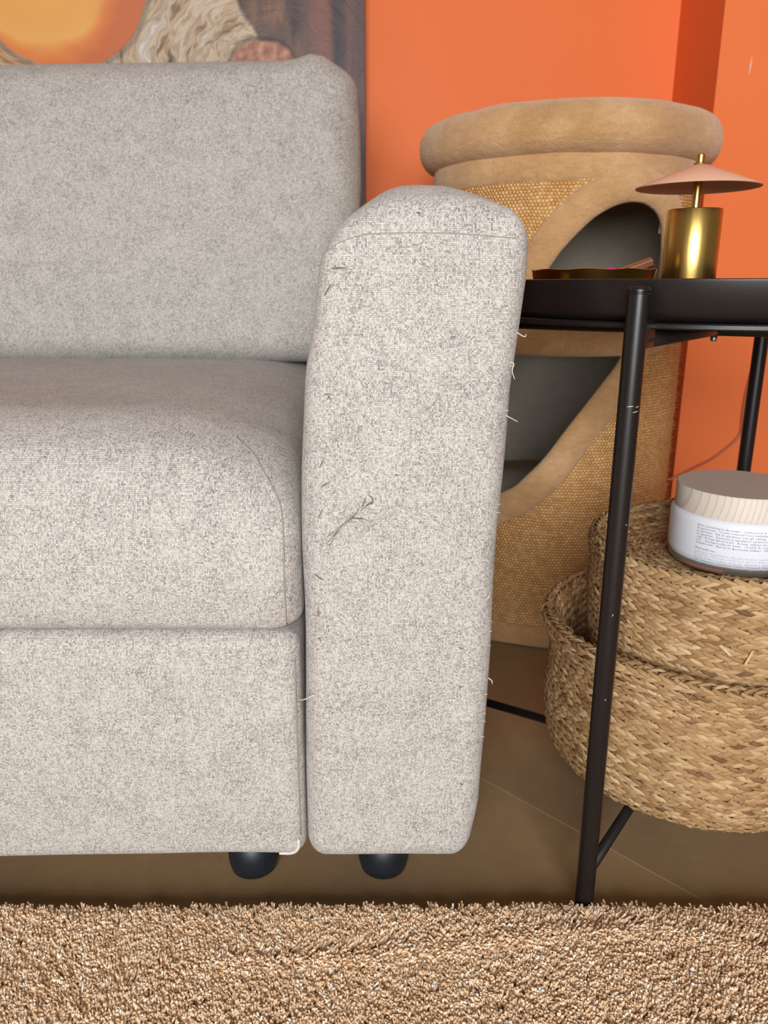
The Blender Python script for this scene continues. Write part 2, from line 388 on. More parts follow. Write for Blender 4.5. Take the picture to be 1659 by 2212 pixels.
# painting: canvas hung behind the sofa
PO = Vector((-.553, 1.5085, 1.043))
art = empty('painting', PO, 'large unframed oil painting with a glowing orange orb behind the sofa', 'painting')
V, F = boxm(-1.33, -.0335, 1.5085, 1.549, .50, 1.60)
o = mesh_obj('canvas', V, F, M['canvas'], art, smooth=False)
me = o.data; me.materials.append(M['paint'])
for p in me.polygons:
    if p.normal.y < -.5: p.material_index = 1
o['label'] = 'painted canvas with swirling bark-like strands'

# ------------------------------------------------------------------ sofa
sofa = empty('sofa', (-.45, .95, 0), 'light grey melange upholstered sofa with a cat-scratched armrest', 'sofa')
def smoothstep(x, a, b):
    t = np.clip((x - a) / (b - a), 0, 1); return t * t * (3 - 2 * t)
def lump(V, amp, freq, seed):
    r_ = np.random.default_rng(seed); out = np.zeros(len(V))
    for k in range(7):
        d = r_.normal(size=3); d /= np.linalg.norm(d); out += np.sin(V @ d * freq * r_.uniform(.6, 1.8) + r_.uniform(0, 6.28))
    return out * amp / 7
# armrest : z .046-.605, y .555-1.46
LZ = [.045, .05, .12, .217, .27, .33, .40, .47, .503, .534, .56, .61]
LX = [-.0675, -.0679, -.0671, -.0650, -.0642, -.0642, -.0619, -.0582, -.0508, -.0474, -.0425, -.0395]
RZ = [.045, .0471, .0784, .0973, .166, .209, .25, .329, .402, .454, .503, .534, .56, .61]
RX = [.0735, .0745, .0803, .0836, .085, .086, .0874, .0889, .0916, .0930, .0985, .1018, .1018, .1018]
def make_arm():
    V, F = rbox((2, .90, .56), (.24, .022, .022), (14, 40, 44))
    xs, y, z = V[:, 0].copy(), V[:, 1] + .555 + .45, V[:, 2] + .045 + .28
    # crowned top: front edge lower, then rising back; sides fall away in an arch
    tz = (z - .045) / .56
    yb = np.clip((y - .555) / .12, 0, 1)
    lf = smoothstep(-xs, 0, .6)
    crown = (.5695 + .0355 * np.sqrt(np.clip(1 - (1 - yb) ** 2, 0, 1))) - (.006 + .015 * lf + (.046 - .006 * lf) * yb) * np.abs(xs) ** 2.4 
    z2 = .045 + tz * (crown - .045)
    z2 = np.where(tz > .5, .045 + .28 + (tz - .5) / .5 * (crown - .325), .045 + tz * .56)
    xl = np.interp(z2, LZ, LX); xr = np.interp(z2, RZ, RX)
    # the outward lean relaxes further back
    k = smoothstep(y, .62, .95)
    xl = xl * (1 - k) + (-.066) * k
    k2 = smoothstep(y, .60, .72); xr = xr * (1 - k2) + np.minimum(xr, .068) * k2
    x = xl + (xs + 1) / 2 * (xr - xl)
    bulge = .004 * (1 - xs ** 2) * np.sin(np.clip(tz, 0, 1) * PI) 
    front = smoothstep(-y, -.62, -.556)
    y2 = y - bulge * front
    W = np.stack([x, y2, z2], 1)
    W[:, 0] += lump(W, .0022, 45, 3) * smoothstep(np.abs(xs), .6, 1); W[:, 1] += lump(W, .0012, 60, 5) * front
    return W, F
AV, AF = make_arm()
arm = mesh_obj('armrest', AV, AF, M['cloth'], sofa); box_uv(arm); arm['label'] = 'front and side scratched with pulled threads'
bvh_arm = BVHTree.FromPolygons([tuple(v) for v in AV], AF)
def on_front(bvh, x, z, lift=.0006):
    h = bvh.ray_cast(Vector((x, -.5, z)), Vector((0, 1, 0)))
    if h[0] is None: return None
    return Vector(h[0]) + Vector(h[1]) * lift
# seat cushion
def make_seat():
    x0, x1, y0, y1, z0, z1 = -.86, -.0655, .552, 1.18, .262, .431
    V, F = rbox((x1 - x0, y1 - y0, z1 - z0), (.030, .030, .026), (34, 30, 16))
    x, y, z = V[:, 0] + (x0 + x1) / 2, V[:, 1] + (y0 + y1) / 2, V[:, 2] + (z0 + z1) / 2
    tz = (z - z0) / (z1 - z0)
    d = np.clip(y - y0, 0, .10); R = .10; top = z1 - .062 + .062 * np.sqrt(np.clip(1 - (1 - d / R) ** 2, 0, 1))
    e = np.clip(x1 - x, 0, .14); R2 = .14; top -= .052 * (1 - np.sqrt(np.clip(1 - (1 - e / R2) ** 2, 0, 1))) 
    e = np.clip(x - x0, 0, .14); top -= .052 * (1 - np.sqrt(np.clip(1 - (1 - e / R2) ** 2, 0, 1)))
    top += .003 * np.cos((x - (x0 + x1) / 2) / (x1 - x0) * PI) 
    z2 = z0 + tz * (top - z0)
    y2 = y - .010 * np.sin(np.clip(tz, 0, 1) * PI) * smoothstep(-y, -.70, -.56) * np.clip(e / .05, 0, 1)
    W = np.stack([x, y2, z2], 1); W[:, 2] += lump(W, .0025, 22, 11) * tz; W[:, 2] -= .006 * smoothstep(x, -.3, -.5) * (1 - tz)
    return W, F
SV, SF = make_seat(); seat = mesh_obj('seat_cushion', SV, SF, M['cloth'], sofa); box_uv(seat)
bvh_seat = BVHTree.FromPolygons([tuple(v) for v in SV], SF)
# base
def make_base():
    x0, x1, y0, y1, z0, z1 = -.86, -.0685, .560, 1.44, .046, .262
    V, F = rbox((x1 - x0, y1 - y0, z1 - z0), (.016, .016, .014), (34, 30, 18))
    W = V + np.array([(x0 + x1) / 2, (y0 + y1) / 2, (z0 + z1) / 2])
    fr = smoothstep(-W[:, 1], -.62, -.57); tz = (W[:, 2] - z0) / (z1 - z0)
    W[:, 1] -= .005 * np.sin(np.clip(tz, 0, 1) * PI) * fr
    W[:, 1] += lump(W, .0016, 40, 17) * fr; W[:, 2] -= .004 * smoothstep(-W[:, 0], .1, .4) * (1 - tz) * fr
    return W, F
BV, BF = make_base(); basep = mesh_obj('base', BV, BF, M['cloth'], sofa); box_uv(basep)
bvh_base = BVHTree.FromPolygons([tuple(v) for v in BV], BF)
# back cushion
def make_back():
    x0, x1, z0, z1, th = -.87, -.034, .425, .822, .17
    V, F = rbox((x1 - x0, th, z1 - z0), (.042, .07, .036), (44, 10, 36))
    x, y, z = V[:, 0], V[:, 1], V[:, 2]
    hx, hz = (x1 - x0) / 2, (z1 - z0) / 2
    u, w_ = x / hx, z / hz
    k = np.clip(1 - np.abs(u) ** 5, 0, 1) * np.clip(1 - np.abs(w_) ** 3, 0, 1)
    y = y * (.72 + .42 * k)
    sg = np.clip(x / .1, -1, 1)
    x = x - sg * .014 * np.clip(-w_ + .2, 0, 1.2) ** 1.3          # narrower towards the seat
    x = x + sg * .012 * (1 - (w_ - .25) ** 2) * np.abs(u) ** 3 - sg * .010
    z = z - .012 * (1 - np.clip(u, -1, 1)) / 2 * smoothstep(w_, .2, 1)   # top sags to the left
    z = z + .010 * np.exp(-((x - hx + .060) / .022) ** 2) * smoothstep(w_, .5, 1)    # small ear at the corner
    z = z - .005 * np.exp(-((u - 1) / .10) ** 2) * smoothstep(w_, .5, 1)
    zc = z + (z0 + z1) / 2; yc = y + 1.115 + (zc - z0) * .20
    W = np.stack([x + (x0 + x1) / 2, yc, zc], 1)
    W[:, 1] += lump(W, .006, 18, 23)
    # creases running in from the right edge
    for (cx, cz, dx, dz, amp) in ((-.075, .66, .6, -.8, .007), (-.07, .60, .5, -.86, .006), (-.10, .79, .8, .6, .006), (-.07, .75, .9, .3, .004)):
        rx, rz = W[:, 0] - cx, W[:, 2] - cz; a = rx * dx + rz * dz; b = -rx * dz + rz * dx
        W[:, 1] += amp * np.exp(-(b / .007) ** 2 - (a / .04) ** 2) * (y < 0)
    return W, F
KV, KF = make_back(); back = mesh_obj('back_cushion', KV, KF, M['cloth'], sofa); box_uv(back)
V, F = rbox((.80, .18, .60), .04, (12, 4, 12)); W = V + np.array([-.465, 1.385, .37])
o = mesh_obj('back_frame', W, F, M['cloth'], sofa); box_uv(o)
# left armrest beyond the frame: mirrored
W = AV.copy(); W[:, 0] = -.9305 - W[:, 0]; W[:, 0] += 0
o = mesh_obj('armrest', W, [f[::-1] for f in AF], M['cloth'], sofa); box_uv(o)
# feet
fv, ff = lathe([(.0005, .0), (.018, .0), (.0215, .003), (.0235, .012), (.0245, .046), (.0, .046)], 32)
for (x, y) in ((-.123, .606), (-.0005, .606), (-.8, .606), (-.93, .606), (.012, 1.40), (-.8, 1.36), (-.94, 1.40)):
    mesh_obj('foot', fv + np.array([x, y, 0]), ff, M['foot'], sofa)
# seams
def seam(path, bvh, parent, r=.0009, lift=.0002, mat='thread_dark', name='seam'):
    P = [on_front(bvh, x, z, lift) for x, z in smooth_path(path, 10)]; P = [p for p in P if p]
    V, F = tube(P, r, 6); return mesh_obj(name, V, F, M[mat], parent)
seam([(-.1180, .4125), (-.1010, .4000), (-.0870, .382), (-.0790, .366), (-.0765, .346), (-.0762, .308), (-.0768, .2723)], bvh_seat, seat, .0008, -.0002, 'seam')
seam([(-.040, .5520), (-.028, .5585), (-.012, .5625), (.010, .5635), (.050, .5630), (.090, .5600)], bvh_arm, arm, .0005, -.0002, 'seam')
seam([(-.0745, .066), (-.0752, .058), (-.080, .0515), (-.092, .0495)], bvh_base, basep, .0016, .0004, 'thread')
seam([(-.0725, .24), (-.0725, .16), (-.0728, .07)], bvh_base, basep, .0009, 0, 'seam')

# pulled threads on the scratched arm
def pull(pts, r=.00045, lifts=None, mat='thread', bvh=bvh_arm, parent=arm):
    P = smooth_path(pts, 5); n = len(P); out = []
    for i, p in enumerate(P):
        q = on_front(bvh, p[0], p[1], .0004)
        if q is None: q = Vector((p[0], .60, p[1]))
        L = (lifts if lifts is not None else .0015) * math.sin(PI * i / (n - 1)) 
        out.append(q + Vector((0, -L, 0)))
    V, F = tube(out, [r * (.5 + .5 * math.sin(PI * min(1, .15 + i / n))) for i in range(n)], 5)
    mesh_obj('pulled_thread', V, F, M[mat], parent)
big = (-.0110, .3760)
for k in range(7):
    a = random.uniform(-.0025, .0025)
    pull([(big[0] + random.uniform(-.003, .003), big[1] + random.uniform(-.002, .004)), (-.0205 + a * .4, .3665 + a * .3), (-.031 + a, .357 + a), (-.0455 + 2.2 * a + k * .0012, .3445 - 1.2 * k * .0006 + a)], .00032, .003 + .001 * random.random(), 'thread' if k % 3 else 'thread_dark')
pull([(-.0110, .3795), (-.0085, .3770), (-.0095, .3735), (-.0165, .3715)], .0005, .001, 'thread_dark')
pull([(-.0245, .3620), (-.0190, .3618), (-.0150, .3612)], .0006, .001, 'thread_dark')
for (x, z, dx, dz, m) in ((-.036, .5405, .014, -.0005, 'thread_dark'), (-.0412, .523, .006, .008, 'thread_dark'), (-.0425, .4545, .006, -.001, 'thread_dark'), (-.0400, .4530, .002, -.004, 'thread_dark'),
        (-.047, .4015, .004, .006, 'thread_dark'), (-.046, .386, .007, .004, 'thread_dark'), (-.049, .362, .004, .008, 'thread_dark'), (-.053, .3155, .008, -.006, 'thread_dark'), (-.0515, .288, .0006, -.010, 'thread_dark'),
        (-.0510, .2620, .0015, -.003, 'thread_dark'), (.0080, .3955, .003, -.001, 'thread_dark'), (.0665, .443, .008, -.007, 'thread'), (.079, .434, .004, -.004, 'thread'), (.0075, .160, .003, -.006, 'thread'),
        (.0225, .5770, .004, -.003, 'thread_dark'), (.0590, .2545, .004, -.002, 'thread_dark'), (.0600, .2200, .003, -.001, 'thread_dark'), (.0640, .128, .002, -.001, 'thread_dark'), (.080, .293, .003, .004, 'thread'), (.0855, .50, .003, .001, 'thread')):
    pull([(x, z), (x + dx * .5, z + dz * .5 + .0006), (x + dx, z + dz)], .00045, .0016, m)
    pull([(x + dx * .2, z + dz * .2 - .0008), (x + dx * .7, z + dz * .6 - .0002), (x + dx * 1.15, z + dz * 1.2 + .0006)], .00030, .0014, 'thread')
pull([(-.084, .4185), (-.0815, .4205), (-.079, .4185), (-.0815, .4165), (-.083, .418)], .0007, .002, 'thread_dark', bvh_seat, seat)
# loose ends that stand out from the arm's sides
def loose(pts, r=.00045, mat='thread', parent=arm):
    P = smooth_path(pts, 6); n = len(P)
    V, F = tube([tuple(p) for p in P], [r * (1 - .6 * i / n) for i in range(n)], 5); mesh_obj('pulled_thread', V, F, M[mat], parent)
loose([(.0905, .565, .476), (.0935, .562, .475), (.0925, .561, .470), (.0945, .560, .464)], .0006)
loose([(.0890, .566, .4375), (.0945, .562, .435), (.0985, .561, .433)], .0005)
loose([(.0950, .566, .497), (.1005, .563, .494), (.1015, .562, .496)], .0005)
loose([(-.056, .554, .2120), (-.0635, .552, .2090), (-.0690, .553, .2075)], .0006)
loose([(.0855, .566, .2205), (.0880, .563, .2195), (.0885, .563, .2165)], .0006)
for k in range(34):
    z = .06 + .47 * (k + random.random()) / 34; z = min(z, .53); xr = float(np.interp(z, RZ, RX)); 
    if random.random() < .62: continue
    q = on_front(bvh_arm, xr - .004, z, 0)
    if q is None: continue
    a = random.uniform(-1, 1); L = random.uniform(.0004, .0014)
    loose([q, q + Vector((.0018 + L * .5, -.0005, a * L * .5)), q + Vector((.0020 + L * .6, -.001, a * L * 1.2))], random.uniform(.0002, .0004))

# ------------------------------------------------------------------ cat barrel
BC = (.27, 1.25); BR = .19
barrel = empty('cat_barrel', (BC[0], BC[1], 0), 'tall cat barrel of woven sisal with tan plush trim behind the table', 'cat tree')
UP = [(-34.1, .4772), (-29.2, .4961), (-16.7, .5529), (-12.6, .5731), (-6.1, .5974), (.2, .6164), (6.9, .6288), (12.9, .6347), (18.8, .6352), (24.6, .6303), (29.8, .6202), (33.3, .604), (34.9, .5725), (35.6, .5385), (36.0, .50), (34.5, .4775), (22, .474), (-21.1, .474)]
LO = [(-54.7, .4382), (-45, .4435), (-28.2, .4445), (-5.7, .4445), (15.0, .4445), (17.6, .440), (16.4, .4260), (7.1, .3851), (-2.8, .3396), (-12.5, .2912), (-19.8, .2632), (-24.5, .2466), (-30.6, .2343), (-41, .2180), (-50.0, .2260), (-57.4, .2683), (-59.2, .4076)]
def pip(a, z, poly):
    ins = False; n = len(poly)
    for i in range(n):
        x1, y1 = poly[i]; x2, y2 = poly[i - 1]
        if (y1 > z) != (y2 > z) and a < (x2 - x1) * (z - y1) / (y2 - y1) + x1: ins = not ins
    return ins
def bpt(a, z, r=BR): a = math.radians(a); return (BC[0] + r * math.sin(a), BC[1] - r * math.cos(a), z)
def barrel_wall(r, na, nz, flip, wave=0.):
    Vv = []; Ff = []; uv = []
    A = np.linspace(-180, 180, na + 1)[:-1]; Z = np.linspace(.004, .70, nz + 1)
    for z in Z:
        for a in A: Vv.append(bpt(a, z, r)); uv.append((math.radians(a) * BR, z))
    for j in range(nz):
        for i in range(na):
            i2 = (i + 1) % na; ac = (A[i] + 180 / na); zc = (Z[j] + Z[j + 1]) / 2
            if any(pip(ac + da, zc + dz, pl) for pl in (UP, LO) for da, dz in ((0, 0), (180 / na, .0025), (-180 / na, .0025), (180 / na, -.0025), (-180 / na, -.0025))): continue
            q = [j * na + i, j * na + i2, (j + 1) * na + i2, (j + 1) * na + i]; Ff.append(q[::-1] if flip else q)
    return np.array(Vv), Ff, uv
V, F, uv = barrel_wall(BR, 240, 140, False); mesh_obj('sisal_wall', V, F, M['sisal'], barrel, uv=uv)
V, F, uv = barrel_wall(BR - .010, 160, 100, True); mesh_obj('lining', V, F, M['plushdark'], barrel, uv=uv)
def trim(poly, name, wd=.042, ht=.009):
    P = [np.array((math.radians(a) * BR, z)) for a, z in poly]
    P = smooth_path(P + [P[0]], 6)[:-1]; n = len(P); area_ = sum(P[i - 1][0] * P[i][1] - P[i][0] * P[i - 1][1] for i in range(n))
    sg = 1 if area_ > 0 else -1
    Vv = []; Ff = []; S = 16
    for i in range(n):
        t = P[(i + 2) % n] - P[i - 2]; t = t / (np.linalg.norm(t) + 1e-9); nn = np.array((t[1], -t[0])) * sg     # outward
        for k in range(S):
            a = 2 * PI * k / S; q = P[i] + nn * (wd / 2 - .004 + math.cos(a) * wd / 2); h = math.sin(a) * ht + .001
            if math.sin(a) < 0: h = math.sin(a) * .012
            Vv.append(bpt(math.degrees(q[0] / BR), min(max(q[1], .01), .70), BR + h))
    for i in range(n):
        j = (i + 1) % n
        for k in range(S): k2 = (k + 1) % S; Ff.append([i * S + k, i * S + k2, j * S + k2, j * S + k])
    return mesh_obj(name, Vv, Ff, M['plush'], barrel)
trim(UP, 'opening_trim', .042); trim(LO, 'opening_trim', .042)
V, F = lathe([(.001, .440), (.178, .440), (.1795, .452), (.178, .474), (.001, .476)], 64, BC); mesh_obj('shelf', V, F, M['plushdark'], barrel)
V, F = lathe([(.001, .18), (.178, .18), (.179, .20), (.17, .212), (.001, .216)], 64, BC); mesh_obj('shelf', V, F, M['plushdark'], barrel)
def torus_lump(R0, z0, ra, rz, seed, amp=.002, seg=144, S=28):
    r_ = np.random.default_rng(seed); ph = r_.uniform(0, 6.28, 8); Vv = []; Ff = []
    for i in range(seg):
        a = 2 * PI * i / seg; w1 = sum(math.sin((3 + 2 * k) * a + ph[k]) for k in range(8)) / 8
        for k in range(S):
            b = 2 * PI * k / S
            e = 1 + w1 * amp / ra * 2
            rr = R0 + ra * e * math.copysign(abs(math.cos(b)) ** .85, math.cos(b)); zz = z0 + rz * e * math.copysign(abs(math.sin(b)) ** .85, math.sin(b)) + amp * w1
            Vv.append((BC[0] + rr * math.sin(a), BC[1] - rr * math.cos(a), zz))
    for i in range(seg):
        j = (i + 1) % seg
        for k in range(S): k2 = (k + 1) % S; Ff.append([i * S + k, j * S + k, j * S + k2, i * S + k2])
    return Vv, Ff
V, F = torus_lump(.179, .7205, .0375, .033, 4, .0008); ring = mesh_obj('top_ring', V, F, M['plush'], barrel)
V, F = torus_lump(.1865, .678, .0085, .022, 9, .0006); mesh_obj('collar', V, F, M['plush'], barrel)
V, F = torus_lump(.1885, .018, .008, .018, 12, .0008); mesh_obj('base_trim', V, F, M['plush'], barrel)
V, F = lathe([(.001, .712), (.10, .714), (.16, .706), (.16, .69), (.001, .69)], 48, BC); mesh_obj('top_cushion', V, F, M['plush'], barrel)
V, F = lathe([(.001, .002), (.186, .002), (.186, .012), (.001, .012)], 64, BC); mesh_obj('base_plate', V, F, M['plushdark'], barrel)
# frayed sisal: fibres standing out along the right-hand side
Vv = []; Ff = []
def fibre(p0, d, L, curl, r):
    P = [p0]; d = Vector(d).normalized()
    for k in range(5):
        d = (d + Vector((random.uniform(-1, 1), random.uniform(-1, 1), random.uniform(-1, 1))) * curl).normalized(); P.append(P[-1] + d * L / 5)
    v, f = tube(P, [r * (1 - .12 * k) for k in range(6)], 3, False); n = len(Vv); Vv.extend(v); Ff.extend([[n + q for q in x] for x in f])
for k in range(1500):
    a = random.gauss(86, 16) if k % 4 else random.uniform(20, 110); z = random.uniform(.10, .46)
    if z > .44 + 0 or pip(a, z, LO): continue
    p = Vector(bpt(a, z, BR - .0005)); nrm = Vector((math.sin(math.radians(a)), -math.cos(math.radians(a)), 0))
    fibre(p, nrm + Vector((random.uniform(-.8, .8), random.uniform(-.8, .8), random.uniform(-.9, .9))), random.uniform(.002, .0075) if k % 60 else .03, .35 if k % 60 else .5, .00028)
tag(mesh_obj('frayed_fibres', Vv, Ff, M['sisalhair'], barrel), kind='stuff')

# ------------------------------------------------------------------ tray table
TC = Vector((.302, .7205, 0)); dirs = [Vector((-.5897, -.8076, 0)), Vector((.5897, .8076, 0)), Vector((-.8572, .5150, 0)), Vector((.8572, -.5150, 0))]
LRAD = .2172
table = empty('tray_table', TC, 'round black metal tray table beside the sofa arm', 'table')
for i, d in enumerate(dirs):
    b = TC + d * LRAD
    prof = [(.0005, .0), (.0062, .0), (.0074, .002), (.0078, .006), (.0078, .5235), (.0073, .5240), (.0073, .5248), (.0078, .5253), (.0078, .5268), (.0066, .5283), (.0005, .5288)]
    V, F = lathe(prof, 28, (b.x, b.y)); leg = mesh_obj('leg', V, F, M['black'], table); autosmooth(leg, 40)
    if i == 0:      # scratches through the paint
        for (z, a0, a1, dz) in ((.4475, -118, -82, .0006), (.4435, -85, -52, .0010), (.4470, -70, -50, .001), (.2880, -95, -90, .002), (.216, -92, -87, .0016), (.3600, -62, -58, .0012)):
            P = [(b.x + .00785 * math.cos(math.radians(a)), b.y + .00785 * math.sin(math.radians(a)), z + dz * t) for t, a in ((t, a0 + (a1 - a0) * t) for t in (0, .3, .6, 1))]
            V, F = tube(P, [.0001, .00025, .0003, .0001], 5); mesh_obj('scratch', V, F, M['scratch'], leg)
for (d, e, z) in ((dirs[0], dirs[1], .0445), (dirs[2], dirs[3], .0445)):
    P = [TC + d * (LRAD - .006) + Vector((0, 0, z)), TC + Vector((0, 0, z - .012 if 0 else z)), TC + e * (LRAD - .006) + Vector((0, 0, z))]
    V, F = tube(P, .0048, 14); mesh_obj('lower_crossbar', V, F, M['black'], table)
for (d, e) in ((dirs[0], dirs[1]), (dirs[2], dirs[3])):
    P = [TC + d * (LRAD - .006) + Vector((0, 0, .4925)), TC + Vector((0, 0, .4915)), TC + e * (LRAD - .006) + Vector((0, 0, .4925))]
    V, F = tube(P, .0068, 16); V = np.array(V); mesh_obj('upper_crossbar', V, F, M['black'], table)
    for q in (d, e):
        c = TC + q * (LRAD - .014); a = math.atan2(q.y, q.x); R3 = Matrix.Rotation(a, 3, 'Z')
        bv, bf = rbox((.020, .013, .020), .002, (2, 2, 2)); bv = np.array([tuple(R3 @ Vector(p) + Vector((c.x, c.y, .4965))) for p in bv])
        mesh_obj('bracket', bv, bf, M['black'], table)
V, F = lathe([(.0005, .4800), (.0026, .4800), (.003, .4812), (.003, .486), (.0005, .486)], 16, (TC.x, TC.y)); mesh_obj('bolt', V, F, M['steel'], table)
# tray: flared wall, flat bottom, plus the ring it sits on
prof = [(.0005, .5065), (.190, .5065), (.1962, .5085), (.1990, .513), (.2040, .5325), (.2052, .5338), (.2064, .5332), (.2064, .5318), (.2020, .5120), (.1985, .5065), (.1940, .5040), (.0005, .5040)]
V, F = lathe(prof, 128, (TC.x, TC.y)); tray = mesh_obj('tray', V, F, M['black'], table); autosmooth(tray, 60)
prof = [(.1935, .4995), (.2000, .4995), (.2010, .5005), (.2010, .5030), (.2000, .5040), (.1935, .5040)]
V, F = lathe(prof, 128, (TC.x, TC.y), True); rg = mesh_obj('support_ring', V, F, M['black'], table); autosmooth(rg, 40)

# ------------------------------------------------------------------ brass lamp on the tray
LC = (.3025, .800)
lamp = empty('table_lamp', (LC[0], LC[1], .5065), 'small brass table lamp with a flat blush cone shade on the tray', 'lamp')
prof = [(.0005, .5066), (.0252, .5066), (.0257, .5072), (.0257, .5988), (.0252, .5995), (.0005, .5995)]
V, F = lathe(prof, 64, LC); autosmooth(mesh_obj('lamp_base', V, F, M['brass'], lamp), 40)
V, F = lathe([(.0005, .599), (.0040, .599), (.0040, .6482), (.0032, .649), (.0005, .649)], 28, LC); autosmooth(mesh_obj('pole', V, F, M['brass'], lamp), 40)
prof = [(.0042, .6398), (.0085, .6390), (.0573, .6200), (.0576, .6194), (.0571, .6188), (.0085, .6372), (.0042, .6375)]
V, F = lathe(prof, 96, LC); V = np.array(V)
tilt = Matrix.Rotation(math.radians(0.0), 3, 'Y'); pc = Vector((LC[0], LC[1], .63))
V = np.array([tuple(tilt @ (Vector(v) - pc) + pc) for v in V]); autosmooth(mesh_obj('lamp_shade', V, F, M['shade'], lamp), 50)
V, F = lathe([(.0005, .6398), (.0060, .6398), (.0060, .6410), (.0045, .6418), (.0005, .6418)], 24, LC); mesh_obj('collar', V, F, M['brass'], lamp)

# ------------------------------------------------------------------ gold dish and what lies in it
DC = (.183, .705)
prof = [(.0005, .5066), (.043, .5066), (.0455, .5078), (.0530, .5410), (.0532, .5420), (.0524, .5422), (.0440, .5098), (.0420, .5088), (.0005, .5088)]
V, F = lathe(prof, 72, DC); V = np.array(V)
ang = np.arctan2(V[:, 1] - DC[1], V[:, 0] - DC[0]); V[:, 2] += .0004 * np.sin(9 * ang) * (V[:, 2] > .53)
o = mesh_obj('trinket_dish', V, F, M['gold']); tag(o, 'shallow polished gold dish on the black tray', 'dish'); autosmooth(o, 50)
def stick(name, a, b, r, mat, label, cat):
    a, b = Vector(a), Vector(b); e = empty(name, a, label, cat)
    ax = (b - a); L = ax.length; Q = ax.to_track_quat('Z', 'Y')
    def add(nm, prof, m):
        V, F = lathe(prof, 20); V = np.array([tuple(Q @ Vector(v) + a) for v in V]); autosmooth(mesh_obj(nm, V, F, M[m], e), 40)
    add('barrel', [(.0003, 0), (r, 0), (r, L * .62), (.0003, L * .62)], mat)
    add('cap', [(.0003, L * .62), (r * 1.08, L * .62), (r * 1.08, L - .001), (r * .8, L), (.0003, L)], 'rose')
    return e
stick('makeup_pen', (.137, .702, .5150), (.2375, .717, .5500), .0031, 'rose', 'upper rose gold cosmetic tube leaning on the dish rim', 'cosmetics')
stick('makeup_pen', (.140, .694, .5130), (.2345, .705, .5465), .0027, 'rose', 'lower rose gold cosmetic tube propped in the dish', 'cosmetics')
V, F = rbox((.020, .009, .030), (.008, .004, .008), (4, 3, 4)); R3 = Matrix.Rotation(math.radians(62), 3, 'Y') 
V = np.array([tuple(R3 @ Vector(v) + Vector((.1985, .724, .5315))) for v in V])
V = V - np.array([0, 0, 0]); o = mesh_obj('hair_clip', V, F, M['magenta']); tag(o, 'magenta plastic piece lying in the gold dish', 'hair clip')

# ------------------------------------------------------------------ clear cable along the wall
cp = [(.486, 1.405, .182), (.505, 1.355, .190), (.5214, 1.3455, .1959), (.5567, 1.345, .2147), (.5879, 1.345, .2317), (.6213, 1.345, .2611), (.6315, 1.345, .2778), (.6309, 1.345, .3066), (.632, 1.345, .3472), (.638, 1.345, .39), (.652, 1.345, .43), (.66, 1.345, .50), (.66, 1.345, .95)]
V, F = tube([tuple(p) for p in smooth_path(cp, 8)], .0024, 8)
tag(mesh_obj('cable', V, F, M['cable']), 'thin clear cable running down the orange wall', 'cable')

# ------------------------------------------------------------------ seagrass baskets
def resample(prof, step):
    P = smooth_path([np.array(p) for p in prof], 12); P = np.array(P); s = np.concatenate([[0], np.cumsum(np.linalg.norm(np.diff(P, axis=0), axis=1))])
    n = max(2, int(round(s[-1] / step))); q = np.linspace(0, s[-1], n + 1)
    return np.stack([np.interp(q, s, P[:, 0]), np.interp(q, s, P[:, 1])], 1)
def braid_row(parent, cen, r, z, tr, tz, h, seed, wavef):
    """one plait laid round the basket: leaves crossing in chevrons. (tr,tz) = unit tangent across the row, outward normal = (tz,-tr)"""
    r_ = np.random.default_rng(seed); nr, nz = tz, -tr
    circ = 2 * PI * r; p = .0105; K = max(8, int(circ / p)); p = circ / K
    nu, nv = 5, 4; Vv = []; Ff = []; uv = []; tone = []
    for side in (1, -1):
        for k in range(K):
            for layer in range(1):
                s0 = (k + (.5 if side < 0 else 0)) * p + r_.normal(0, .0007); L = p * r_.uniform(1.5, 1.9); wd = h * r_.uniform(.42, .60)
                t0, t1 = side * h * r_.uniform(.50, .58), -side * h * r_.uniform(.10, .22); tn = float(np.clip(r_.normal(.5, .2), 0, .94))
                if r_.random() < .006: tn = .97
                lift = r_.uniform(-.0003, .0008); base_ = len(Vv)
                for i in range(nu):
                    a = i / (nu - 1)
                    for j in range(nv):
                        b = j / (nv - 1) - .5
                        wloc = wd * (.55 + .45 * math.sin(PI * (.12 + .80 * a)))
                        # leaf axis runs diagonally; width measured mostly along the row
                        s = s0 + L * a + b * wloc * .55 * side; t = t0 + (t1 - t0) * (a ** .8) + b * wloc * .85
                        nh = .0002 + .0040 * math.sin(PI * min(1, .10 + .92 * a)) * (1 - .9 * (2 * b) ** 2 * .6) + (.0010 if a < .5 else -.0006) * (1 if side > 0 else -1) * .5 + lift
                        th = s / r
                        wv = wavef(th); rr = r + tr * t + nr * nh; zz = z + tz * t + nz * nh + wv
                        Vv.append((cen[0] + rr * math.cos(th), cen[1] + rr * math.sin(th), zz)); uv.append((a, b + .5)); tone.append(tn)
                for i in range(nu - 1):
                    for j in range(nv - 1):
                        q = base_ + i * nv + j; Ff.append([q, q + nv, q + nv + 1, q + 1])
    o = mesh_obj('braid_row', Vv, Ff, M['straw'], parent, uv=uv)
    at = o.data.attributes.new('tone', 'FLOAT', 'POINT'); at.data.foreach_set('value', np.array(tone, np.float32))
    return o
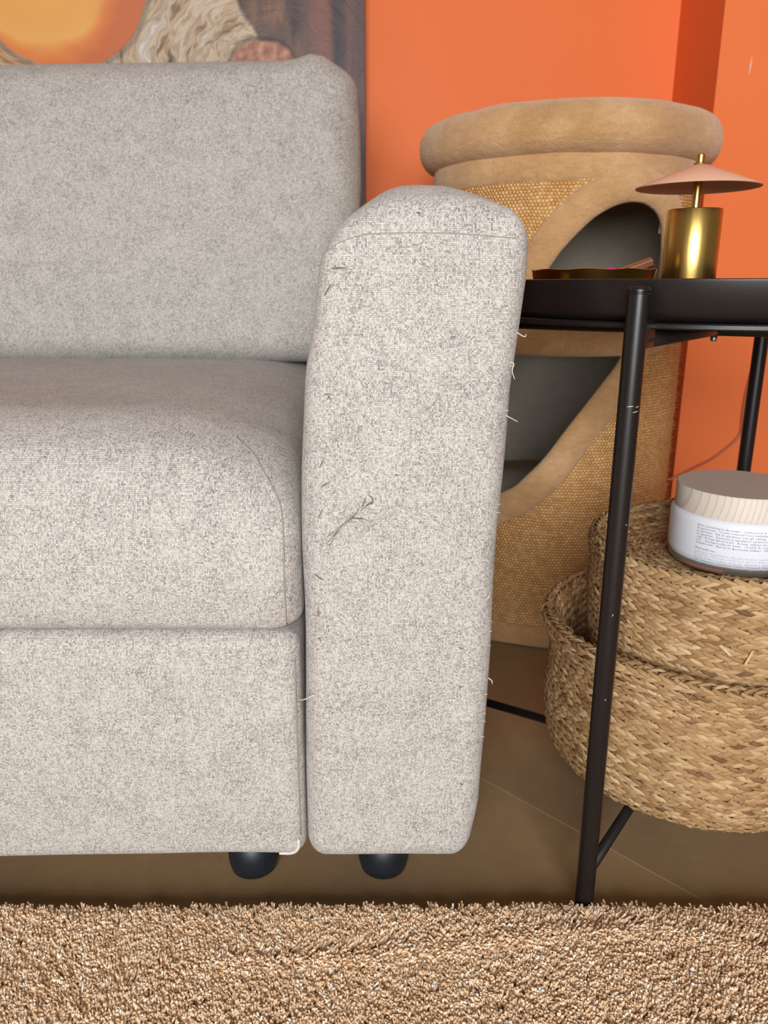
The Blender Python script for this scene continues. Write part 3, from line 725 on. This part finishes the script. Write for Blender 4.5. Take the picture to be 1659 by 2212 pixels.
def basket(name, cen, prof, label, seed, step=.0086, amp=.003):
    ph = np.random.default_rng(seed).uniform(0, 6.28, 4)
    zmin = min(q[1] for q in prof); zmax = max(q[1] for q in prof)
    e = empty(name, (cen[0], cen[1], zmin), label, 'basket')
    R = resample(prof, step)
    def wv(z): 
        k = max(0, (z - zmin) / (zmax - zmin)) ** 1.5
        return lambda th: amp * k * (math.sin(2 * th + ph[0]) * .8 + math.sin(3 * th + ph[1]) * .7 + .3 * math.sin(7 * th + ph[2]))
    for i in range(len(R) - 1):
        a, b = R[i], R[i + 1]; m = (a + b) / 2; t = b - a; L = np.linalg.norm(t); t = t / L
        if m[0] < .012: continue
        braid_row(e, cen, m[0], m[1], t[0], t[1], L * 1.12, seed * 100 + i, wv(m[1]))
    V = []; Ff = []; S = 96; Rb = resample(prof, .006)
    for i, q in enumerate(Rb):
        t = Rb[min(i + 1, len(Rb) - 1)] - Rb[max(i - 1, 0)]; t = t / np.linalg.norm(t); f = wv(q[1])
        for k in range(S):
            th = 2 * PI * k / S; rr = max(q[0] - t[1] * .0008, .0005); V.append((cen[0] + rr * math.cos(th), cen[1] + rr * math.sin(th), q[1] + t[0] * .0008 + f(th)))
    for i in range(len(Rb) - 1):
        for k in range(S): k2 = (k + 1) % S; Ff.append([i * S + k, i * S + k2, (i + 1) * S + k2, (i + 1) * S + k])
    mesh_obj('core', V, Ff, M['strawback'], e)
    # thin sewing fibres that hold the plaits together
    r_ = np.random.default_rng(seed + 50); Vv = []; Fv = []
    for i in range(1, len(R) - 1):
        q = R[i]; t = R[i + 1] - R[i - 1]; t = t / np.linalg.norm(t); n_ = np.array((t[1], -t[0])); f = wv(q[1])
        if q[0] < .05: continue
        K = int(2 * PI * q[0] / .016)
        for k in range(K):
            th0 = 2 * PI * (k + r_.random()) / K; L = r_.uniform(.004, .0085); sl = r_.choice((-1, 1)) * r_.uniform(.4, 1.1); pts = []
            for a in (-.5, -.15, .2, .5):
                rr = q[0] + t[0] * L * a + n_[0] * (.0044 - .0075 * a * a); zz = q[1] + t[1] * L * a + n_[1] * (.0044 - .0075 * a * a); th = th0 + sl * a * L / q[0]
                pts.append((cen[0] + rr * math.cos(th), cen[1] + rr * math.sin(th), zz + f(th)))
            v_, f_ = tube(pts, .00028, 3, False); b_ = len(Vv); Vv += v_; Fv += [[b_ + y for y in x] for x in f_]
    o = mesh_obj('sewing_fibres', Vv, Fv, M['straw'], e, uv=[(.5, .5)] * len(Vv)); tag(o, kind='stuff')
    at = o.data.attributes.new('tone', 'FLOAT', 'POINT'); at.data.foreach_set('value', np.repeat(r_.uniform(.3, .93, len(Vv) // 12), 12).astype(np.float32))
    return e
B1C = (.327, .728); B2C = (.338, .712)
P1 = [(.006, .0545), (.05, .0540), (.090, .0525), (.118, .0490), (.136, .0530), (.1445, .066), (.1485, .086), (.1495, .110), (.1480, .132), (.1465, .152), (.1485, .172), (.1555, .190), (.1580, .198), (.1545, .2035), (.1480, .199), (.1410, .178), (.1360, .150), (.1340, .110), (.120, .082), (.085, .072), (.04, .070), (.006, .070)]
b1 = basket('seagrass_basket', B1C, P1, 'wide braided seagrass basket holding the smaller basket under the table', 3)
P2 = [(.006, .0815), (.06, .0815), (.085, .086), (.104, .105), (.1140, .140), (.1210, .176), (.1260, .210), (.1270, .238), (.1262, .262), (.1290, .280), (.1300, .289), (.1265, .2940), (.1200, .289), (.112, .2805), (.09, .2752), (.05, .2745), (.006, .2743)]
b2 = basket('seagrass_basket', B2C, P2, 'smaller braided seagrass basket nested in the wide one, jar on top', 5)
# stray straw ends
def straw(e, pts, wd, tn=.9):
    P = smooth_path(pts, 4); Vv = []; Ff = []
    for i, p in enumerate(P):
        Vv += [(p[0] - wd / 2, p[1], p[2]), (p[0] + wd / 2, p[1] - .0004, p[2] + wd * .3), (p[0] + wd / 2, p[1] + .0006, p[2] + wd * .3), (p[0] - wd / 2, p[1] + .0008, p[2])]
    for i in range(len(P) - 1):
        for k in range(4): k2 = (k + 1) % 4; q = i * 4; Ff.append([q + k, q + k2, q + 4 + k2, q + 4 + k])
    o = mesh_obj('straw_end', Vv, Ff, M['straw'], e, uv=[(i / len(Vv), .5) for i in range(len(Vv))], smooth=False)
    at = o.data.attributes.new('tone', 'FLOAT', 'POINT'); at.data.foreach_set('value', np.full(len(Vv), tn, np.float32))
def bp(cen, r, th, z): th = math.radians(th); return (cen[0] + r * math.cos(th), cen[1] + r * math.sin(th), z)
straw(b1, [bp(B1C, .1475, -95, .110), bp(B1C, .1490, -94.5, .101), bp(B1C, .1480, -93.5, .095)], .0022); straw(b1, [bp(B1C, .1475, -93.5, .095), bp(B1C, .146, -96.5, .086)], .0018, .85)
straw(b2, [bp(B2C, .1325, -103, .236), bp(B2C, .1335, -105, .223)], .0020); straw(b2, [bp(B2C, .1320, -114, .237), bp(B2C, .1325, -110, .229)], .0022)

# ------------------------------------------------------------------ jar
JC = (.331, .690); JZ = .2790
jar = empty('cream_jar', (JC[0], JC[1], JZ), 'white cream jar with pale wooden lid on the upper basket', 'jar')
JR = .0590
prof = [(.0005, JZ + .0068), (.0545, JZ + .0068), (.0578, JZ + .0105), (JR, JZ + .016), (JR, JZ + .0460), (.0583, JZ + .0495), (.0560, JZ + .0518), (.0530, JZ + .0525), (.0005, JZ + .0525)]
V, F = lathe(prof, 128, JC); autosmooth(mesh_obj('jar_body', V, F, M['jar'], jar), 60)
prof = [(.0005, JZ), (.0500, JZ), (.0550, JZ + .0018), (.0578, JZ + .0052), (.0582, JZ + .0100), (.0576, JZ + .0100), (.0543, JZ + .0066), (.0005, JZ + .0066)]
V, F = lathe(prof, 128, JC); autosmooth(mesh_obj('glass_foot', V, F, M['glass'], jar), 60)
prof = [(.0005, JZ + .0520), (.0555, JZ + .0520), (.0560, JZ + .0525), (.0560, JZ + .0732), (.0554, JZ + .0740), (.0005, JZ + .0740)]
V, F = lathe(prof, 128, JC); autosmooth(mesh_obj('jar_lid', V, F, M['wood'], jar), 40)
def jar_text(name, lines, size, ztop, pitch, a0, mat, width):
    Vv = []; Ff = []
    for n, s in enumerate(lines):
        cu = bpy.data.curves.new('print', 'FONT'); cu.body = s; cu.size = size; cu.resolution_u = 1
        o = bpy.data.objects.new('print', cu); C.objects.link(o); bpy.context.view_layer.update()
        dg = bpy.context.evaluated_depsgraph_get(); me = o.evaluated_get(dg).to_mesh()
        co = [v.co.copy() for v in me.vertices]; fs = [list(p.vertices) for p in me.polygons]; o.evaluated_get(dg).to_mesh_clear()
        bpy.data.objects.remove(o); bpy.data.curves.remove(cu)
        wmax = max(c.x for c in co); k = width / wmax if width else 1; b = len(Vv)
        for c in co:
            th = a0 + c.x * k / JR; Vv.append((JC[0] + (JR + .00012) * math.cos(th), JC[1] + (JR + .00012) * math.sin(th), ztop - n * pitch + c.y))
        Ff += [[b + i for i in f] for f in fs]
    mesh_obj(name, Vv, Ff, M[mat], jar, smooth=False)
a0 = math.radians(-90 - 57)
jar_text('print_text', ['Rich, nourishing body cream · Crème pour le corps riche et nourrissante · Reichhaltige', 'Körpercreme · Crema corporal rica y nutritiva · Creme de corpo rico e nutritivo · Rijke', 'bodycrème · Rik kroppskrem som gir næring · Fløjlsblød og nærende kropscreme · Rik', 'kroppskräm · Ravitseva ja täyteläinen vartalovoide · Krémes · Bogaty, odżywczy krem do',
    'ciała · Bohatý tělový krém · Bohatý, výživný telový krém · Bogata, hranjiva krema za tijelo', 'telo · Gazdag testápoló krém · Cremă de corp hrănitoare bogată · Maitsev ja toitev', 'kehakreem · Barojošs ķermeņa krēms · Maitinamasis kūno kremas · Turtingas'], .0027, JZ + .0440, .0027, a0, 'ink', .112)
jar_text('print_text', ['Made with love'], .0029, JZ + .0225, .0026, a0, 'ink', .0185)
jar_text('print_text', ['Ingredients: Aqua/Water, Glycerin, Alcohol, Caprylic, Cetearyl, Stearate, Butyrospermum', 'Dicaprylyl, Carbonate, Helianthus, Annuus Butterseed, Seed Oil, Parfum, Tocopherol',
    'Prunus Dulcis, Sodium, Stearoyl, Glutamate, Xanthan, Benzoate, Citrate, Cera, Alba', 'Oil, Limonene, Linalool, Citric, Geraniol, Phytate, Potassium, Sorbate, Oryza', 'Gum, Citronellol, Coumarin, Eugenol, Lactic Acid, Citral, Benzyl, Linum'], .0024, JZ + .0196, .0025, a0, 'inklight', .108)

# ------------------------------------------------------------------ rug
RY = .536
rug = empty('rug', (0, .2, 0), 'beige cut pile rug in front of the sofa', 'rug')
V, F = rbox((2.6, 1.3, .008), .003, (20, 10, 1)); mesh_obj('backing', V + np.array([0, RY - .65 - .004, .0042]), F, M['rugback'], rug)
def make_pile(x0, x1, y0, y1, step, nf, rfib, seed):
    """cut pile: each yarn is nf twisted fibres standing on the backing"""
    r_ = np.random.default_rng(seed)
    nx, ny = int((x1 - x0) / step), int((y1 - y0) / step)
    X, Y = np.meshgrid(np.arange(nx) * step + x0, np.arange(ny) * step + y0); X = X.ravel(); Y = Y.ravel(); n = len(X)
    X = X + r_.uniform(-.5, .5, n) * step; Y = Y + r_.uniform(-.5, .5, n) * step
    wavy = .003 * np.sin(X * 27) + .002 * np.sin(X * 71 + 1)
    if y1 > RY - .001: Y = np.minimum(Y, y1 - .003 * r_.random(n) + wavy)
    def fld(fx, fy, p): return np.sin(X * fx + p) * np.cos(Y * fy + p * 1.7)
    # the nap parts along a long curved ridge; elsewhere it drifts in soft patches
    ridge = .487 + .010 * np.sin(X * 9 + .5) + .022 * smoothstep(X, .0, .22) - .02 * smoothstep(X, .24, .34)
    dr = Y - ridge
    ang = PI / 2 + 1.4 * fld(17, 29, .4) + 1.1 * fld(41, 53, 2.1)
    lean = .32 + .18 * fld(23, 37, 1.1) + .16 * fld(61, 47, 3.3)
    g = np.exp(-(dr / .0065) ** 2) * smoothstep(X, -.22, -.08); ang = ang * (1 - g) + (-PI / 2) * g; lean = lean + .75 * g
    ang = ang + r_.normal(0, .8, n); lean = np.clip(lean + r_.normal(0, .22, n), .03, 1.25)
    edge = smoothstep(Y, RY - .012, RY); lean = lean * (1 - edge) + edge * np.abs(.35 + r_.normal(0, .3, n)); ang = ang * (1 - edge) + edge * (PI / 2 + r_.normal(0, 1.0, n))
    H = .0160 * r_.uniform(.90, 1.08, n) + .0014 * fld(13, 19, .9) - .003 * edge + .0035 * g
    tone = np.clip(r_.normal(.44, .2, n) + .35 * (r_.random(n) < .04), 0, 1)
    # split into fibres
    rep = lambda q: np.repeat(q, nf)
    X, Y, ang, lean, H, tone = map(rep, (X, Y, ang, lean, H, tone)); n = len(X)
    ph = np.tile(np.arange(nf), n // nf) * 2 * PI / nf + rep(r_.uniform(0, 6.28, n // nf)); spread = rfib * 1.15
    ang = ang + r_.normal(0, .35, n); lean = np.clip(lean + r_.normal(0, .13, n), 0, 1.3); H = H * r_.uniform(.9, 1.06, n); tone = np.clip(tone + r_.normal(0, .12, n), 0, 1)
    rad = rfib * r_.uniform(.75, 1.3, n); S = 4; rows = ((0., .9, 0.), (.55, 1., 1.6), (1., .95, 3.0))
    dv = np.stack([np.cos(ang), np.sin(ang), np.zeros(n)], 1); tw = r_.uniform(0, 6.28, n); flat = r_.uniform(.5, 1., n); out = np.empty((n, len(rows) * S, 3), np.float32)
    for ri, (q, k, rot) in enumerate(rows):
        a = ph + rot; cx = X + np.cos(a) * spread * (1 + .5 * q); cy = Y + np.sin(a) * spread * (1 + .5 * q)
        cen = np.stack([cx, cy, .006 + H * q * np.cos(lean * .6)], 1) + dv * (H * np.sin(lean * .9) * q ** 1.5)[:, None]
        t = np.stack([dv[:, 0] * np.sin(lean * q), dv[:, 1] * np.sin(lean * q), np.cos(lean * q)], 1)
        sx = np.cross(t, np.array([0.31, .95, 0.])); sx /= np.linalg.norm(sx, axis=1)[:, None]; sy = np.cross(t, sx)
        for k2 in range(S):
            b = 2 * PI * k2 / S + tw
            out[:, ri * S + k2] = cen + sx * (np.cos(b) * rad * k)[:, None] + sy * (np.sin(b) * rad * k * flat)[:, None]
    fq = []
    for ri in range(len(rows) - 1):
        for k2 in range(S): fq.append((ri * S + k2, ri * S + (k2 + 1) % S, (ri + 1) * S + (k2 + 1) % S, (ri + 1) * S + k2))
    T0 = (len(rows) - 1) * S; fq.append((T0, T0 + 1, T0 + 2, T0 + 3))
    fq = np.array(fq); nv = len(rows) * S; quads = (fq[None] + (np.arange(n) * nv)[:, None, None]).reshape(-1, 4)
    me = bpy.data.meshes.new('pile'); me.vertices.add(n * nv); me.vertices.foreach_set('co', (out.reshape(-1, 3) - np.array([0, .2, 0], np.float32)).ravel())
    me.loops.add(quads.size); me.loops.foreach_set('vertex_index', quads.ravel().astype(np.int32)); me.polygons.add(len(quads))
    me.polygons.foreach_set('loop_start', np.arange(len(quads), dtype=np.int32) * 4); me.polygons.foreach_set('loop_total', np.full(len(quads), 4, np.int32))
    me.polygons.foreach_set('use_smooth', np.ones(len(quads), bool)); me.update(calc_edges=True)
    me.materials.append(M['pile']); at = me.attributes.new('tone', 'FLOAT', 'POINT'); at.data.foreach_set('value', np.repeat(tone, nv).astype(np.float32))
    o = bpy.data.objects.new('pile', me); C.objects.link(o); o.parent = rug; tag(o, kind='stuff'); return o
make_pile(-.50, .56, .385, RY, .0030, 4, .00096, 31)
make_pile(-1.2, 1.2, -.02, .386, .0068, 2, .0021, 32)
